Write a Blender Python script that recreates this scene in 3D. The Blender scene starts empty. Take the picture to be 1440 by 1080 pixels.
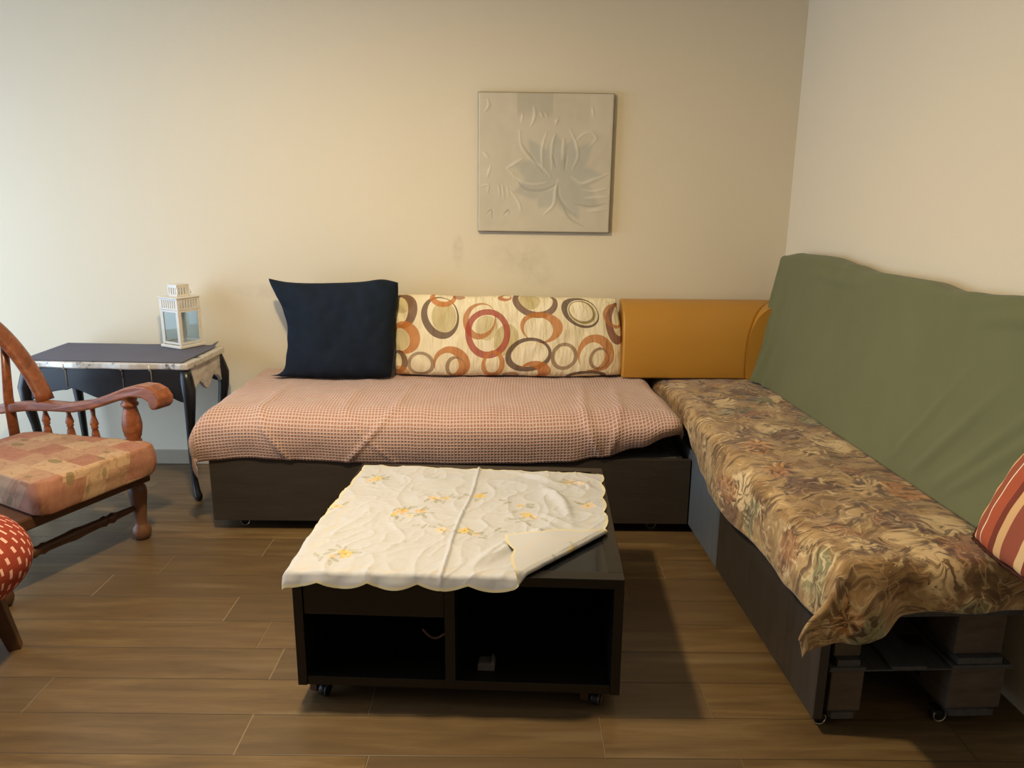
import bpy, bmesh, math, random
from mathutils import Vector, Matrix, noise
random.seed(7)
S = bpy.context.scene
C = S.collection
PI = math.pi
rad = math.radians

# ------------------------------------------------------------------ helpers
def nz(x, y, z=0.0):
    return noise.noise(Vector((x, y, z)))

def lerp(a, b, t):
    return a + (b - a) * t

def clamp(v, a=0.0, b=1.0):
    return max(a, min(b, v))

def smooth(a, b, x):
    t = clamp((x - a) / (b - a))
    return t * t * (3 - 2 * t)

def pwl(pts, x):
    if x <= pts[0][0]:
        return pts[0][1]
    for (x0, y0), (x1, y1) in zip(pts, pts[1:]):
        if x <= x1:
            t = (x - x0) / (x1 - x0)
            t = t * t * (3 - 2 * t)
            return y0 + (y1 - y0) * t
    return pts[-1][1]

class MB:
    """collects shapes that become one mesh"""
    def __init__(s):
        s.v = []; s.f = []; s.uv = {}
    def add(s, verts, faces, mat=None):
        o = len(s.v)
        for p in verts:
            p = Vector(p)
            s.v.append(mat @ p if mat else p)
        for f in faces:
            s.f.append([i + o for i in f])
        return o
    def box(s, x0, x1, y0, y1, z0, z1, mat=None):
        v = [(x, y, z) for z in (z0, z1) for y in (y0, y1) for x in (x0, x1)]
        s.add(v, [(0, 2, 3, 1), (4, 5, 7, 6), (0, 1, 5, 4), (2, 6, 7, 3), (0, 4, 6, 2), (1, 3, 7, 5)], mat)
        return s
    def prism(s, poly, a0, a1, axis='y', mat=None):
        """poly in the other two axes, extruded along axis"""
        n = len(poly)
        def p(q, a):
            if axis == 'y': return (q[0], a, q[1])
            if axis == 'x': return (a, q[0], q[1])
            return (q[0], q[1], a)
        v = [p(q, a0) for q in poly] + [p(q, a1) for q in poly]
        f = [list(range(n))[::-1], list(range(n, 2 * n))]
        for i in range(n):
            j = (i + 1) % n
            f.append((i, j, n + j, n + i))
        s.add(v, f, mat)
        return s
    def lathe(s, prof, n=20, mat=None):
        """prof: list of (r, z), closed at both ends"""
        v = []
        for r, z in prof:
            for k in range(n):
                a = 2 * PI * k / n
                v.append((r * math.cos(a), r * math.sin(a), z))
        f = []
        m = len(prof)
        for i in range(m - 1):
            for k in range(n):
                k2 = (k + 1) % n
                f.append((i * n + k, i * n + k2, (i + 1) * n + k2, (i + 1) * n + k))
        f.append(list(range(n))[::-1]); f.append([(m - 1) * n + k for k in range(n)])
        s.add(v, f, mat)
        return s
    def sweep(s, pts, radii, n=12, flat=1.0, up=(0, 0, 1), closed=False, mat=None):
        pts = [Vector(p) for p in pts]
        m = len(pts)
        up = Vector(up)
        v = []
        for i, p in enumerate(pts):
            if closed:
                t = pts[(i + 1) % m] - pts[i - 1]
            else:
                t = pts[min(i + 1, m - 1)] - pts[max(i - 1, 0)]
            t.normalize()
            a = up.cross(t)
            if a.length < 1e-4: a = Vector((1, 0, 0)).cross(t)
            a.normalize()
            b = t.cross(a)
            r = radii[i] if isinstance(radii, (list, tuple)) else radii
            for k in range(n):
                q = 2 * PI * k / n
                v.append(p + a * (r * math.cos(q)) + b * (r * flat * math.sin(q)))
        f = []
        for i in range(m if closed else m - 1):
            i2 = (i + 1) % m
            for k in range(n):
                k2 = (k + 1) % n
                f.append((i * n + k, i * n + k2, i2 * n + k2, i2 * n + k))
        if not closed:
            f.append(list(range(n))[::-1]); f.append([(m - 1) * n + k for k in range(n)])
        s.add(v, f, mat)
        return s
    def build(s, name, mat, parent=None, sm=False, bevel=0, seg=2, loc=None, rot=None):
        me = bpy.data.meshes.new(name)
        me.from_pydata([tuple(p) for p in s.v], [], s.f)
        bm = bmesh.new(); bm.from_mesh(me)
        bmesh.ops.recalc_face_normals(bm, faces=bm.faces)
        bm.to_mesh(me); bm.free()
        return link(name, me, mat, parent, sm, bevel, seg, loc, rot)

def link(name, me, mat, parent=None, sm=False, bevel=0, seg=2, loc=None, rot=None):
    o = bpy.data.objects.new(name, me)
    C.objects.link(o)
    if mat: me.materials.append(mat)
    if parent: o.parent = parent
    if sm == 'angle':
        me.polygons.foreach_set('use_smooth', [True] * len(me.polygons)); me.set_sharp_from_angle(angle=rad(40))
    elif sm: me.polygons.foreach_set('use_smooth', [True] * len(me.polygons))
    if loc: o.location = loc
    if rot: o.rotation_euler = rot
    if bevel:
        b = o.modifiers.new('bevel', 'BEVEL'); b.width = bevel; b.segments = seg
        b.limit_method = 'ANGLE'; b.angle_limit = rad(35)
        b.harden_normals = False
    return o

def grid(name, nu, nv, fn, mat, parent=None, uv=None, col=None, thick=0, offset=1.0, loc=None, rot=None, flip=False):
    """fn(a,b) with a,b in 0..1 -> point; uv(a,b) -> (u,v); col(a,b) -> rgb"""
    vs = []; us = []; cs = []
    for j in range(nv + 1):
        for i in range(nu + 1):
            a, b = i / nu, j / nv
            vs.append(tuple(fn(a, b)))
            us.append(uv(a, b) if uv else (a, b))
            if col: cs.append(col(a, b))
    fs = []
    w = nu + 1
    for j in range(nv):
        for i in range(nu):
            q = (j * w + i, j * w + i + 1, (j + 1) * w + i + 1, (j + 1) * w + i)
            fs.append(q[::-1] if flip else q)
    me = bpy.data.meshes.new(name)
    me.from_pydata(vs, [], fs)
    ul = me.uv_layers.new(name='UVMap')
    flat = []
    for p in me.polygons:
        for vi in p.vertices:
            flat.extend(us[vi])
    ul.data.foreach_set('uv', flat)
    if col:
        ca = me.color_attributes.new('pattern', 'FLOAT_COLOR', 'POINT')
        flat = []
        for c in cs: flat.extend((c[0], c[1], c[2], 1.0))
        ca.data.foreach_set('color', flat)
    o = link(name, me, mat, parent, True, loc=loc, rot=rot)
    if thick:
        m = o.modifiers.new('cloth thickness', 'SOLIDIFY'); m.thickness = thick; m.offset = offset
    return o

def thing(name, label, cat, loc=(0, 0, 0), rz=0, group=None):
    o = bpy.data.objects.new(name, None); C.objects.link(o)
    o.empty_display_size = .05
    o.location = loc; o.rotation_euler = (0, 0, rz)
    return tag(o, label, cat, group)

def tag(o, label, cat, group=None):
    o['label'] = label; o['category'] = cat
    if group: o['group'] = group
    return o

def struct(o):
    o['kind'] = 'structure'
    return o

def drape(e, r):
    """arc length e past the start of a rounded edge -> (advance, drop)"""
    if e <= 0: return e, 0.0
    if e < r * PI / 2:
        return r * math.sin(e / r), r * (1 - math.cos(e / r))
    return r, r + (e - r * PI / 2)

# ------------------------------------------------------------------ materials
class NT:
    def __init__(s, name, rough=.6, spec=.5, metal=0.0):
        s.m = bpy.data.materials.new(name); s.m.use_nodes = True
        s.t = s.m.node_tree
        s.b = s.t.nodes['Principled BSDF']
        s.b.inputs['Roughness'].default_value = rough
        s.b.inputs['Specular IOR Level'].default_value = spec
        s.b.inputs['Metallic'].default_value = metal
        s.tc = s.t.nodes.new('ShaderNodeTexCoord')
        s.obj = s.tc.outputs['Object']; s.uv = s.tc.outputs['UV']
    def put(s, sock, v):
        if isinstance(v, bpy.types.NodeSocket): s.t.links.new(v, sock)
        else:
            if sock.type == 'RGBA' and len(v) == 3: v = (*v, 1)
            sock.default_value = v
    def N(s, typ, ins=None, **props):
        n = s.t.nodes.new('ShaderNode' + typ)
        for k, v in props.items(): setattr(n, k, v)
        for k, v in (ins or {}).items(): s.put(n.inputs[k], v)
        return n
    def math(s, op, a, b=0.0, c=0.0):
        n = s.N('Math', {0: a, 1: b, 2: c}, operation=op); return n.outputs[0]
    def mix(s, f, a, b, mode='MIX'):
        n = s.N('Mix', data_type='RGBA', blend_type=mode)
        s.put(n.inputs[0], f); s.put(n.inputs[6], a); s.put(n.inputs[7], b)
        return n.outputs[2]
    def map(s, vec, loc=(0, 0, 0), rot=(0, 0, 0), scale=(1, 1, 1), kind='POINT'):
        n = s.N('Mapping', {'Vector': vec, 'Rotation': rot, 'Scale': scale}, vector_type=kind)
        if 'Location' in n.inputs and kind != 'VECTOR': n.inputs['Location'].default_value = loc
        return n.outputs[0]
    def noise(s, vec, scale=5, detail=3, rough=.5, dist=0.0):
        n = s.N('TexNoise', {'Vector': vec, 'Scale': scale, 'Detail': detail, 'Roughness': rough, 'Distortion': dist})
        return n.outputs[0]
    def noisec(s, vec, scale=5, detail=2):
        return s.N('TexNoise', {'Vector': vec, 'Scale': scale, 'Detail': detail}).outputs[1]
    def ramp(s, f, stops, interp='LINEAR'):
        n = s.N('ValToRGB', {'Fac': f})
        e = n.color_ramp.elements
        n.color_ramp.interpolation = interp
        while len(e) > 1: e.remove(e[-1])
        e[0].position = stops[0][0]; e[0].color = tup(stops[0][1])
        for p, c in stops[1:]:
            x = e.new(p); x.color = tup(c)
        return n.outputs[0]
    def step(s, f, a, b):
        n = s.N('MapRange', {0: f, 1: a, 2: b, 3: 0.0, 4: 1.0}); n.clamp = True
        return n.outputs[0]
    def sep(s, vec):
        return s.N('SeparateXYZ', {0: vec}).outputs
    def comb(s, x, y, z=0.0):
        return s.N('CombineXYZ', {0: x, 1: y, 2: z}).outputs[0]
    def color(s, c): s.put(s.b.inputs['Base Color'], c); return s
    def rough(s, c): s.put(s.b.inputs['Roughness'], c); return s
    def bump(s, h, strength=.3, dist=.002):
        n = s.N('Bump', {'Height': h, 'Strength': strength, 'Distance': dist})
        prev = s.b.inputs['Normal'].links
        if prev: s.t.links.new(prev[0].from_socket, n.inputs['Normal'])
        s.t.links.new(n.outputs[0], s.b.inputs['Normal'])
        return s

def tup(c):
    if isinstance(c, (int, float)): return (c, c, c, 1)
    return (*c, 1) if len(c) == 3 else c

def hx(h):
    h = h.lstrip('#')
    r = []
    for i in (0, 2, 4):
        c = int(h[i:i + 2], 16) / 255
        r.append(c / 12.92 if c <= .04045 else ((c + .055) / 1.055) ** 2.4)
    return tuple(r)

def plain(name, c, rough=.6, spec=.5, metal=0.0, var=.15, scale=8, bump=0, bscale=60, stretch=(1, 1, 1)):
    t = NT(name, rough, spec, metal)
    v = t.map(t.obj, scale=stretch)
    n = t.noise(v, scale, 4, .6)
    t.color(t.mix(n, tuple(x * (1 - var) for x in c), tuple(min(1, x * (1 + var)) for x in c)))
    if bump: t.bump(t.noise(v, bscale, 3, .6), bump, .003)
    return t.m

# wall plaster
def wall_mat(name, c, smudges=()):
    t = NT(name, .85, .25)
    n = t.noise(t.obj, 1.6, 3, .5)
    col = t.mix(n, tuple(x * .97 for x in c), tuple(min(1, x * 1.02) for x in c))
    for (x, z, sx, sz, amt) in smudges:
        p = t.sep(t.obj)
        dx = t.math('DIVIDE', t.math('SUBTRACT', p[0], x), sx)
        dz = t.math('DIVIDE', t.math('SUBTRACT', p[2], z), sz)
        d = t.math('ADD', t.math('MULTIPLY', dx, dx), t.math('MULTIPLY', dz, dz))
        k = t.math('MULTIPLY', t.step(d, 1.0, 0.0), t.step(t.noise(t.obj, 14, 4, .7), .35, .7))
        col = t.mix(t.math('MULTIPLY', k, amt), col, hx('8a8070'))
    t.color(col)
    t.bump(t.noise(t.obj, 34, 4, .6), .16, .005)
    t.bump(t.noise(t.obj, 140, 2, .5), .15, .002)
    return t.m

WALL = (.75, .67, .51)
M = {}
M['wall_back'] = wall_mat('back wall plaster', WALL, [(-.29, 1.2, .035, .1, .35), (.02, 1.17, .18, .1, .22), (.13, 1.07, .1, .09, .2), (-1.2, .98, .35, .05, .25)])
M['wall'] = wall_mat('wall plaster', WALL)
M['ceil'] = plain('ceiling paint', (.75, .7, .61), .9, .2, var=.03)

# floor of wood look tiles running along x
t = NT('wood look floor tiles', .42, .45)
p = t.sep(t.obj)
RW, RL = .168, 1.02
row = t.math('FLOOR', t.math('DIVIDE', t.math('ADD', p[1], .055), RW))
wn = t.N('TexWhiteNoise', {'W': t.math('MULTIPLY', row, 1.371)}, noise_dimensions='1D').outputs[0]
xx = t.math('DIVIDE', t.math('ADD', p[0], t.math('MULTIPLY', wn, RL)), RL)
cell = t.math('FLOOR', xx)
fx = t.math('FRACT', xx)
fy = t.math('FRACT', t.math('DIVIDE', t.math('ADD', p[1], .055), RW))
ex = t.math('MULTIPLY', t.math('MINIMUM', fx, t.math('SUBTRACT', 1.0, fx)), RL)
ey = t.math('MULTIPLY', t.math('MINIMUM', fy, t.math('SUBTRACT', 1.0, fy)), RW)
edge = t.math('MINIMUM', ex, ey)
pid = t.N('TexWhiteNoise', {'Vector': t.comb(row, cell)}, noise_dimensions='2D').outputs[0]
gv = t.N('VectorMath', {0: t.map(t.obj, scale=(1.3, 11, 1)), 1: t.comb(t.math('MULTIPLY', pid, 37.0), t.math('MULTIPLY', row, 3.7))}, operation='ADD').outputs[0]
g1 = t.noise(gv, 1.7, 5, .62, .6)
g2 = t.noise(t.map(gv, scale=(1.5, 5, 1)), 4, 3, .6)
col = t.ramp(g1, [(.25, hx('4d3b25')), (.5, hx('6c5535')), (.75, hx('87704b'))])
col = t.mix(t.math('MULTIPLY', t.step(g2, .5, .75), .35), col, hx('433423'))
col = t.mix(t.math('MULTIPLY', pid, .75), col, hx('574631'))
col = t.mix(t.step(t.noise(gv, .8, 2), .6, .8), col, hx('7b694e'))
col = t.mix(t.step(edge, .0022, .0008), col, t.mix(t.math('MULTIPLY', t.step(ex, .004, .002), t.math('GREATER_THAN', pid, .55)), hx('453829'), hx('8d7a5c')))
t.color(col)
t.rough(t.math('ADD', .27, t.math('MULTIPLY', g2, .22)))
t.bump(t.step(edge, .0, .003), .5, .0015)
t.bump(g1, .12, .002)
M['floor'] = t.m

M['baseboard'] = plain('stone baseboard', hx('a89a84'), .55, .4, var=.15, scale=6)
M['blackwood'] = plain('black lacquered board', (.008, .0065, .005), .34, .45, var=.35, scale=5, stretch=(1, 12, 12))
t = NT('dark table glass', .09, .55); t.color((.008, .009, .012)); M['glasstop'] = t.m
M['panel'] = plain('dark stained sofa board', (.041, .032, .024), .5, .35, var=.35, scale=3, bump=.25, bscale=18, stretch=(1.2, 1.2, 7))
M['panelv'] = plain('dark brushed side board', (.040, .034, .030), .42, .45, var=.45, scale=5, bump=.3, bscale=14, stretch=(8, 8, .6))
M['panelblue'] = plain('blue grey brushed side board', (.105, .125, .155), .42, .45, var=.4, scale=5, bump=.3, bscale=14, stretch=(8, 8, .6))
M['pallet'] = plain('rough grey brown pallet wood', (.105, .080, .060), .8, .2, var=.45, scale=9, bump=.6, bscale=30, stretch=(1, 1, 4))
M['palletboard'] = plain('rough dark pallet board', (.075, .072, .070), .75, .25, var=.4, scale=9, bump=.5, bscale=25, stretch=(6, 1, 4))
M['black'] = plain('black plastic', (.012, .012, .012), .4, .4, var=.1)
M['ring'] = plain('pale metal rim', (.55, .48, .36), .3, .5, .9, var=.1)
M['darkrim'] = plain('dull metal rim', (.12, .11, .10), .4, .5, .8, var=.1)
M['greyplastic'] = plain('grey plastic', (.10, .095, .09), .5, .4, var=.1)
M['cord'] = plain('brown cord', (.09, .04, .025), .7, .3, var=.2)
M['mattress'] = plain('mattress ticking', hx('b08a78'), .9, .2, var=.08, scale=30)

M['darkticking'] = plain('dark brown mattress cloth', (.05, .038, .028), .9, .2, var=.1)
# pink waffle weave
t = NT('pink waffle weave', .92, .15)
c = t.map(t.uv, scale=(1 / .0155, 1 / .0155, 1))
p = t.sep(c)
fx = t.math('ABSOLUTE', t.math('SUBTRACT', t.math('FRACT', p[0]), .5))
fy = t.math('ABSOLUTE', t.math('SUBTRACT', t.math('FRACT', p[1]), .5))
cellh = t.math('MAXIMUM', fx, fy)
ridge = t.step(cellh, .2, .46)
n = t.noise(t.uv, 3.5, 3)
base = t.mix(n, hx('cfb3a9'), hx('dec5bb'))
base = t.mix(ridge, t.mix(n, hx('a47562'), hx('b0826e')), base)
t.color(base)
t.b.inputs['Sheen Weight'].default_value = .25
t.bump(ridge, .7, .005)
M['pink'] = t.m

t = NT('navy cotton', .85, .2)
t.color(t.mix(t.noise(t.obj, 6, 3), hx('111a26'), hx('192434')))
t.bump(t.noise(t.obj, 260, 2), .2, .001)
t.bump(t.noise(t.map(t.obj, scale=(1, 1, 2.5)), 9, 3), .25, .008)
M['navy'] = t.m

t = NT('mustard vinyl', .42, .45)
t.color(t.mix(t.noise(t.obj, 3, 2), hx('b5812f'), hx('bf8a35')))
t.bump(t.noise(t.obj, 320, 2), .12, .001)
M['mustard'] = t.m
t = NT('darker mustard vinyl', .42, .45)
t.color(t.mix(t.noise(t.obj, 3, 2), hx('8d6228'), hx('95682c'))); M['mustard_dark'] = t.m

t = NT('green cotton sheet', .9, .15)
t.color(t.mix(t.noise(t.obj, 3.5, 3), hx('676a4a'), hx('707352')))
t.bump(t.noise(t.obj, 300, 2), .15, .001)
t.b.inputs['Sheen Weight'].default_value = .15
M['green'] = t.m

# ring patterned cotton (positions of the printed rings, in the cushion's own coordinates)
t = NT('cream cotton printed with rings', .8, .2)
RINGS = [  # outer centre, outer radii, inner centre, inner radii, rotation, colour
    (230, 155, 42, 52, 0, 0, 0, 0, 0, 'b5a262'), (375, 190, 38, 40, 0, 0, 0, 0, 0, 'c2b27a'),
    (440, 230, 40, 50, 0, 0, 0, 0, 30, 'b3a05c'), (525, 95, 38, 34, 0, 0, 0, 0, 0, 'b09c58'),
    (85, 105, 40, 40, 0, 0, 0, 0, 0, 'bfae74'), (530, 275, 40, 30, 0, 0, 0, 0, 0, 'efe6cc'),
    (92, 132, 48, 62, 74, 134, 36, 50, 0, '6e4636'), (95, 222, 54, 50, 78, 228, 36, 34, 15, 'bf7637'),
    (78, 228, 34, 32, 0, 0, 0, 0, 0, 'c5b788'),
    (217, 153, 64, 72, 224, 146, 50, 60, -20, '5f4336'), (225, 86, 46, 36, 228, 76, 32, 26, 0, 'c4783a'),
    (352, 165, 56, 62, 360, 160, 44, 50, 25, 'bb7a44'), (378, 207, 77, 79, 378, 206, 56, 58, 0, 'a8473a'),
    (545, 98, 79, 60, 547, 90, 60, 46, 10, '6e4a40'), (563, 188, 73, 50, 552, 196, 50, 40, 0, 'c07a3c'),
    (700, 134, 70, 54, 708, 136, 56, 46, 35, '563e35'), (705, 135, 50, 42, 703, 133, 43, 35, 35, '8d7c48'),
    (838, 172, 52, 78, 850, 165, 36, 60, 15, '7d3f33'), (828, 150, 48, 48, 832, 150, 36, 36, 0, 'b77b4c'),
    (150, 307, 46, 43, 150, 306, 33, 32, 0, '9d8468'), (255, 302, 64, 56, 238, 308, 40, 42, 20, 'bd7433'),
    (268, 318, 36, 42, 274, 318, 28, 34, -20, '96795a'), (397, 308, 40, 48, 395, 304, 24, 34, 0, 'c07a3e'),
    (517, 277, 80, 54, 521, 273, 64, 40, -8, '5a3d36'), (545, 328, 54, 34, 520, 338, 36, 26, 0, 'bf7434'),
    (640, 280, 46, 43, 640, 279, 33, 32, 0, '957b60'), (747, 274, 64, 58, 733, 282, 40, 44, 25, 'c0793c'),
    (757, 290, 34, 36, 760, 290, 26, 28, 0, '967656'), (722, 350, 66, 22, 722, 352, 48, 12, 0, '604338'),
    (70, 302, 36, 42, 58, 300, 24, 30, 0, '75503c'), (70, 342, 44, 28, 0, 0, 0, 0, 0, 'c0773a'),
    (280, 78, 22, 12, 0, 0, 0, 0, 0, '9c4a3a'), (440, 84, 24, 16, 446, 80, 14, 8, 0, 'b5683a'), (462, 348, 30, 14, 0, 0, 0, 0, 0, '8d4a3c')]
base = t.mix(t.noise(t.uv, 9, 3), hx('e6d8b2'), hx('f0e5c6'))
def ell(x, y, rx, ry, rot):
    v = t.map(t.uv, loc=((x - 40) / 820, (358 - y) / 290 * (290 / 820), 0), rot=(0, 0, rad(-rot)), scale=(rx / 820, ry / 820, 1), kind='TEXTURE')
    return t.math('LESS_THAN', t.N('VectorMath', {0: v}, operation='LENGTH').outputs['Value'], 1.0)
for (x, y, rx, ry, x2, y2, rx2, ry2, rot, h) in RINGS:
    m = ell(x, y, rx, ry, rot)
    if rx2:
        m = t.math('MULTIPLY', m, t.math('SUBTRACT', 1.0, ell(x2, y2, rx2, ry2, rot)))
    base = t.mix(t.math('MULTIPLY', m, .86 if rx2 else .6), base, hx(h))
t.color(base)
t.bump(t.noise(t.map(t.uv, scale=(18, 6, 1)), 2.2, 3), .6, .02)
M['rings'] = t.m

# floral throw
t = NT('floral chenille throw', .85, .2)
vec = t.uv
wv = t.N('VectorMath', {0: vec, 1: t.N('VectorMath', {0: t.noisec(vec, 5, 2), 'Scale': .22}, operation='SCALE').outputs[0]}, operation='ADD').outputs[0]
n1 = t.noise(wv, 6, 5, .65)
col = t.ramp(n1, [(.3, hx('5f4829')), (.44, hx('8b6b43')), (.56, hx('a98a5c')), (.72, hx('c2a678'))])
vor = t.N('TexVoronoi', {'Vector': wv, 'Scale': 5.6, 'Randomness': 1.0})
vc = t.sep(vor.outputs['Color'])
vd = vor.outputs['Distance']
near = t.step(vd, .52, .40)
def patch(sel, lo, hi, c, amt=1.0):
    global col
    k = t.math('MULTIPLY', t.math('GREATER_THAN', sel, lo), t.math('LESS_THAN', sel, hi))
    k = t.math('MULTIPLY', t.math('MULTIPLY', k, near), amt)
    col = t.mix(k, col, c)
patch(vc[0], .0, .2, hx('7f7f5a'), .85)
patch(vc[0], .2, .42, hx('8f5532'), .6)
patch(vc[0], .42, .58, hx('d8bd8e'), .8)
patch(vc[0], .58, .7, hx('b8793f'), .6)
patch(vc[0], .7, .82, hx('6d4a30'), .8)
# feathery strokes fanning inside each blossom
pos = t.N('VectorMath', {0: wv, 1: vor.outputs['Position']}, operation='SUBTRACT').outputs[0]
pp = t.sep(pos)
ang = t.math('ARCTAN2', pp[1], pp[0])
fan = t.math('SINE', t.math('ADD', t.math('MULTIPLY', ang, 7.0), t.math('MULTIPLY', t.noise(vec, 9, 3), 26.0)))
fmask = t.math('MULTIPLY', t.math('MULTIPLY', t.step(fan, .35, .75), t.step(vd, .14, .3)), t.step(vd, .62, .48))
fmask = t.math('MULTIPLY', fmask, t.step(t.noise(vec, 6, 2), .42, .56))
col = t.mix(t.math('MULTIPLY', fmask, .85), col, hx('4a311c'))
fan2 = t.math('MULTIPLY', t.math('MULTIPLY', t.step(fan, -.55, -.85), t.step(vd, .2, .34)), t.step(vd, .6, .5))
fan2 = t.math('MULTIPLY', fan2, t.step(t.noise(vec, 5, 2), .58, .44))
col = t.mix(t.math('MULTIPLY', fan2, .6), col, hx('e0c89a'))
# long dark strokes and pale veins
st = t.noise(t.map(wv, rot=(0, 0, .35), scale=(3.2, 16, 1)), 2.2, 3, .6, .5)
col = t.mix(t.math('MULTIPLY', t.step(st, .55, .62), .85), col, hx('573e26'))
st2 = t.noise(t.map(wv, rot=(0, 0, -.6), scale=(7, 34, 1)), 2.0, 3, .6, .8)
k2 = t.math('MULTIPLY', t.step(st2, .57, .62), t.step(t.noise(vec, 7, 2), .44, .56))
col = t.mix(t.math('MULTIPLY', k2, .8), col, hx('4c341d'))
st3 = t.noise(t.map(wv, rot=(0, 0, 1.1), scale=(8, 36, 1)), 2.0, 3, .6, .8)
k3 = t.math('MULTIPLY', t.step(st3, .58, .64), t.step(t.noise(vec, 8, 2), .56, .44))
col = t.mix(t.math('MULTIPLY', k3, .6), col, hx('d2b683'))
vein = t.math('ABSOLUTE', t.math('SUBTRACT', t.noise(wv, 12, 2), .5))
col = t.mix(t.math('MULTIPLY', t.step(vein, .018, .005), .26), col, hx('dcc596'))
t.color(col)
t.b.inputs['Sheen Weight'].default_value = .25
t.bump(t.noise(vec, 180, 2), .2, .002)
t.bump(n1, .25, .008)
M['floral'] = t.m

# striped pillow
t = NT('striped pillow cloth', .85, .2)
p = t.sep(t.uv)
s1 = t.ramp(t.math('FRACT', t.math('MULTIPLY', p[0], 1.6)), [(0, hx('98523c')), (.07, hx('dfb27c')), (.17, hx('9c5540')), (.33, hx('f0dcb8')), (.35, hx('b0583c')), (.52, hx('7e3f30')), (.6, hx('dfb27c')), (.68, hx('9c5540')), (.85, hx('e5c08c')), (.93, hx('8a4632'))], 'CONSTANT')
t.color(s1); t.bump(t.noise(t.obj, 220, 2), .25, .0015)
M['striped'] = t.m
M['fringe'] = plain('dark brown fringe', hx('4a2c22'), .9, .1, var=.2)

# embroidered cloth and canvas read the pattern worked into the mesh
for nm, rg in (('cloth', .8), ('canvas', .55)):
    t = NT('embroidered linen' if nm == 'cloth' else 'textured acrylic paint', rg, .3 if nm == 'cloth' else .4)
    a = t.N('Attribute', attribute_name='pattern').outputs['Color']
    t.color(t.mix(t.math('MULTIPLY', t.noise(t.obj, 30, 3), .12), a, tuple(x * .8 for x in (.7, .65, .5))))
    t.bump(t.noise(t.obj, 420 if nm == 'cloth' else 160, 2), .15, .001)
    M[nm] = t.m
M['canvasedge'] = plain('painted canvas edge', hx('6f6451'), .8, .2, var=.2)

# side table
M['tableblack'] = plain('black table paint', (.008, .0085, .010), .32, .5, var=.3, scale=7)
t = NT('worn silver leaf', .38, .5, .35)
n = t.noise(t.obj, 12, 5, .65)
t.color(t.mix(t.step(n, .36, .44), hx('4a453e'), t.mix(t.noise(t.obj, 30, 3), hx('b9b2a6'), hx('e4dfd6'))))
M['silver'] = t.m
t = NT('whitewashed silver panel', .6, .3)
n = t.noise(t.map(t.obj, scale=(1, 1, 1.6)), 13, 5, .6)
t.color(t.ramp(n, [(.3, hx('a2988c')), (.5, hx('c9bfb2')), (.7, hx('dcd5ca'))]))
M['silverpanel'] = t.m
t = NT('slate grey runner', .75, .25)
t.color(t.mix(t.noise(t.obj, 5, 2), hx('5c5c68'), hx('666674')))
t.bump(t.noise(t.obj, 300, 2), .2, .001)
M['runner'] = t.m

# lantern
M['lantern'] = plain('white lacquered metal', (.74, .70, .62), .45, .4, var=.08, scale=14)
t = NT('clear lantern glass', .03, .5)
t.b.inputs['Transmission Weight'].default_value = 1.0
t.b.inputs['IOR'].default_value = 1.2
t.color((.86, .93, .95)); M['glass'] = t.m

# armchair
t = NT('orange brown varnished wood', .33, .5)
g = t.noise(t.map(t.obj, scale=(2, 9, 9)), 3, 5, .6, .8)
t.color(t.ramp(g, [(.3, hx('6b3a20')), (.55, hx('8b5030')), (.75, hx('a3633b'))]))
t.bump(g, .08, .002)
M['chairwood'] = t.m
M['darkwood'] = plain('dark brown turned wood', hx('4f3322'), .4, .4, var=.25, scale=9, stretch=(1, 1, 3))
t = NT('patchwork leaf print cotton', .85, .2)
bv = t.map(t.uv, rot=(0, 0, .08))
br = t.N('TexBrick', {'Vector': bv, 'Scale': 1.0, 'Mortar Size': .0, 'Brick Width': .115, 'Row Height': .10, 'Color1': (0, 0, 0, 1), 'Color2': (1, 1, 1, 1)}, offset=.5)
k = t.N('RGBToBW', {0: br.outputs[0]}).outputs[0]
pc = t.ramp(k, [(0, hx('986252')), (.22, hx('a8846a')), (.42, hx('8f5c4b')), (.6, hx('b09272')), (.8, hx('a07c62'))], 'CONSTANT')
pc = t.mix(t.math('MULTIPLY', t.noise(t.uv, 22, 3), .4), pc, hx('c9a27e'))
vo = t.N('TexVoronoi', {'Vector': t.map(t.uv, rot=(0, 0, .6), scale=(9, 17, 1)), 'Scale': 1.0, 'Randomness': .8})
lf = t.math('MULTIPLY', t.step(vo.outputs['Distance'], .33, .27), t.math('GREATER_THAN', t.sep(vo.outputs['Color'])[0], .45))
pc = t.mix(t.math('MULTIPLY', lf, .8), pc, hx('7d6f4c'))
vn = t.math('ABSOLUTE', t.math('SUBTRACT', t.noise(t.uv, 17, 2), .5))
pc = t.mix(t.math('MULTIPLY', t.step(vn, .03, .01), .4), pc, hx('8a5c44'))
t.color(pc); t.bump(t.noise(t.uv, 260, 2), .2, .0015)
M['patch'] = t.m
# red cover with pale dashes
t = NT('red cotton with pale dashes', .85, .2)
p = t.sep(t.uv)
cx = t.math('MULTIPLY', p[0], 66.0)
ci = t.math('FLOOR', cx)
off = t.math('MULTIPLY', t.math('MODULO', ci, 2.0), .5)
cy = t.math('ADD', t.math('MULTIPLY', p[1], 16.0), off)
dash = t.math('MULTIPLY', t.math('LESS_THAN', t.math('ABSOLUTE', t.math('SUBTRACT', t.math('FRACT', cx), .5)), .15),
              t.math('LESS_THAN', t.math('ABSOLUTE', t.math('SUBTRACT', t.math('FRACT', cy), .5)), .27))
t.color(t.mix(dash, t.mix(t.noise(t.uv, 9, 2), hx('863526'), hx('953f2e')), hx('e0b0a0')))
t.bump(dash, .3, .002)
M['red'] = t.m

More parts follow.
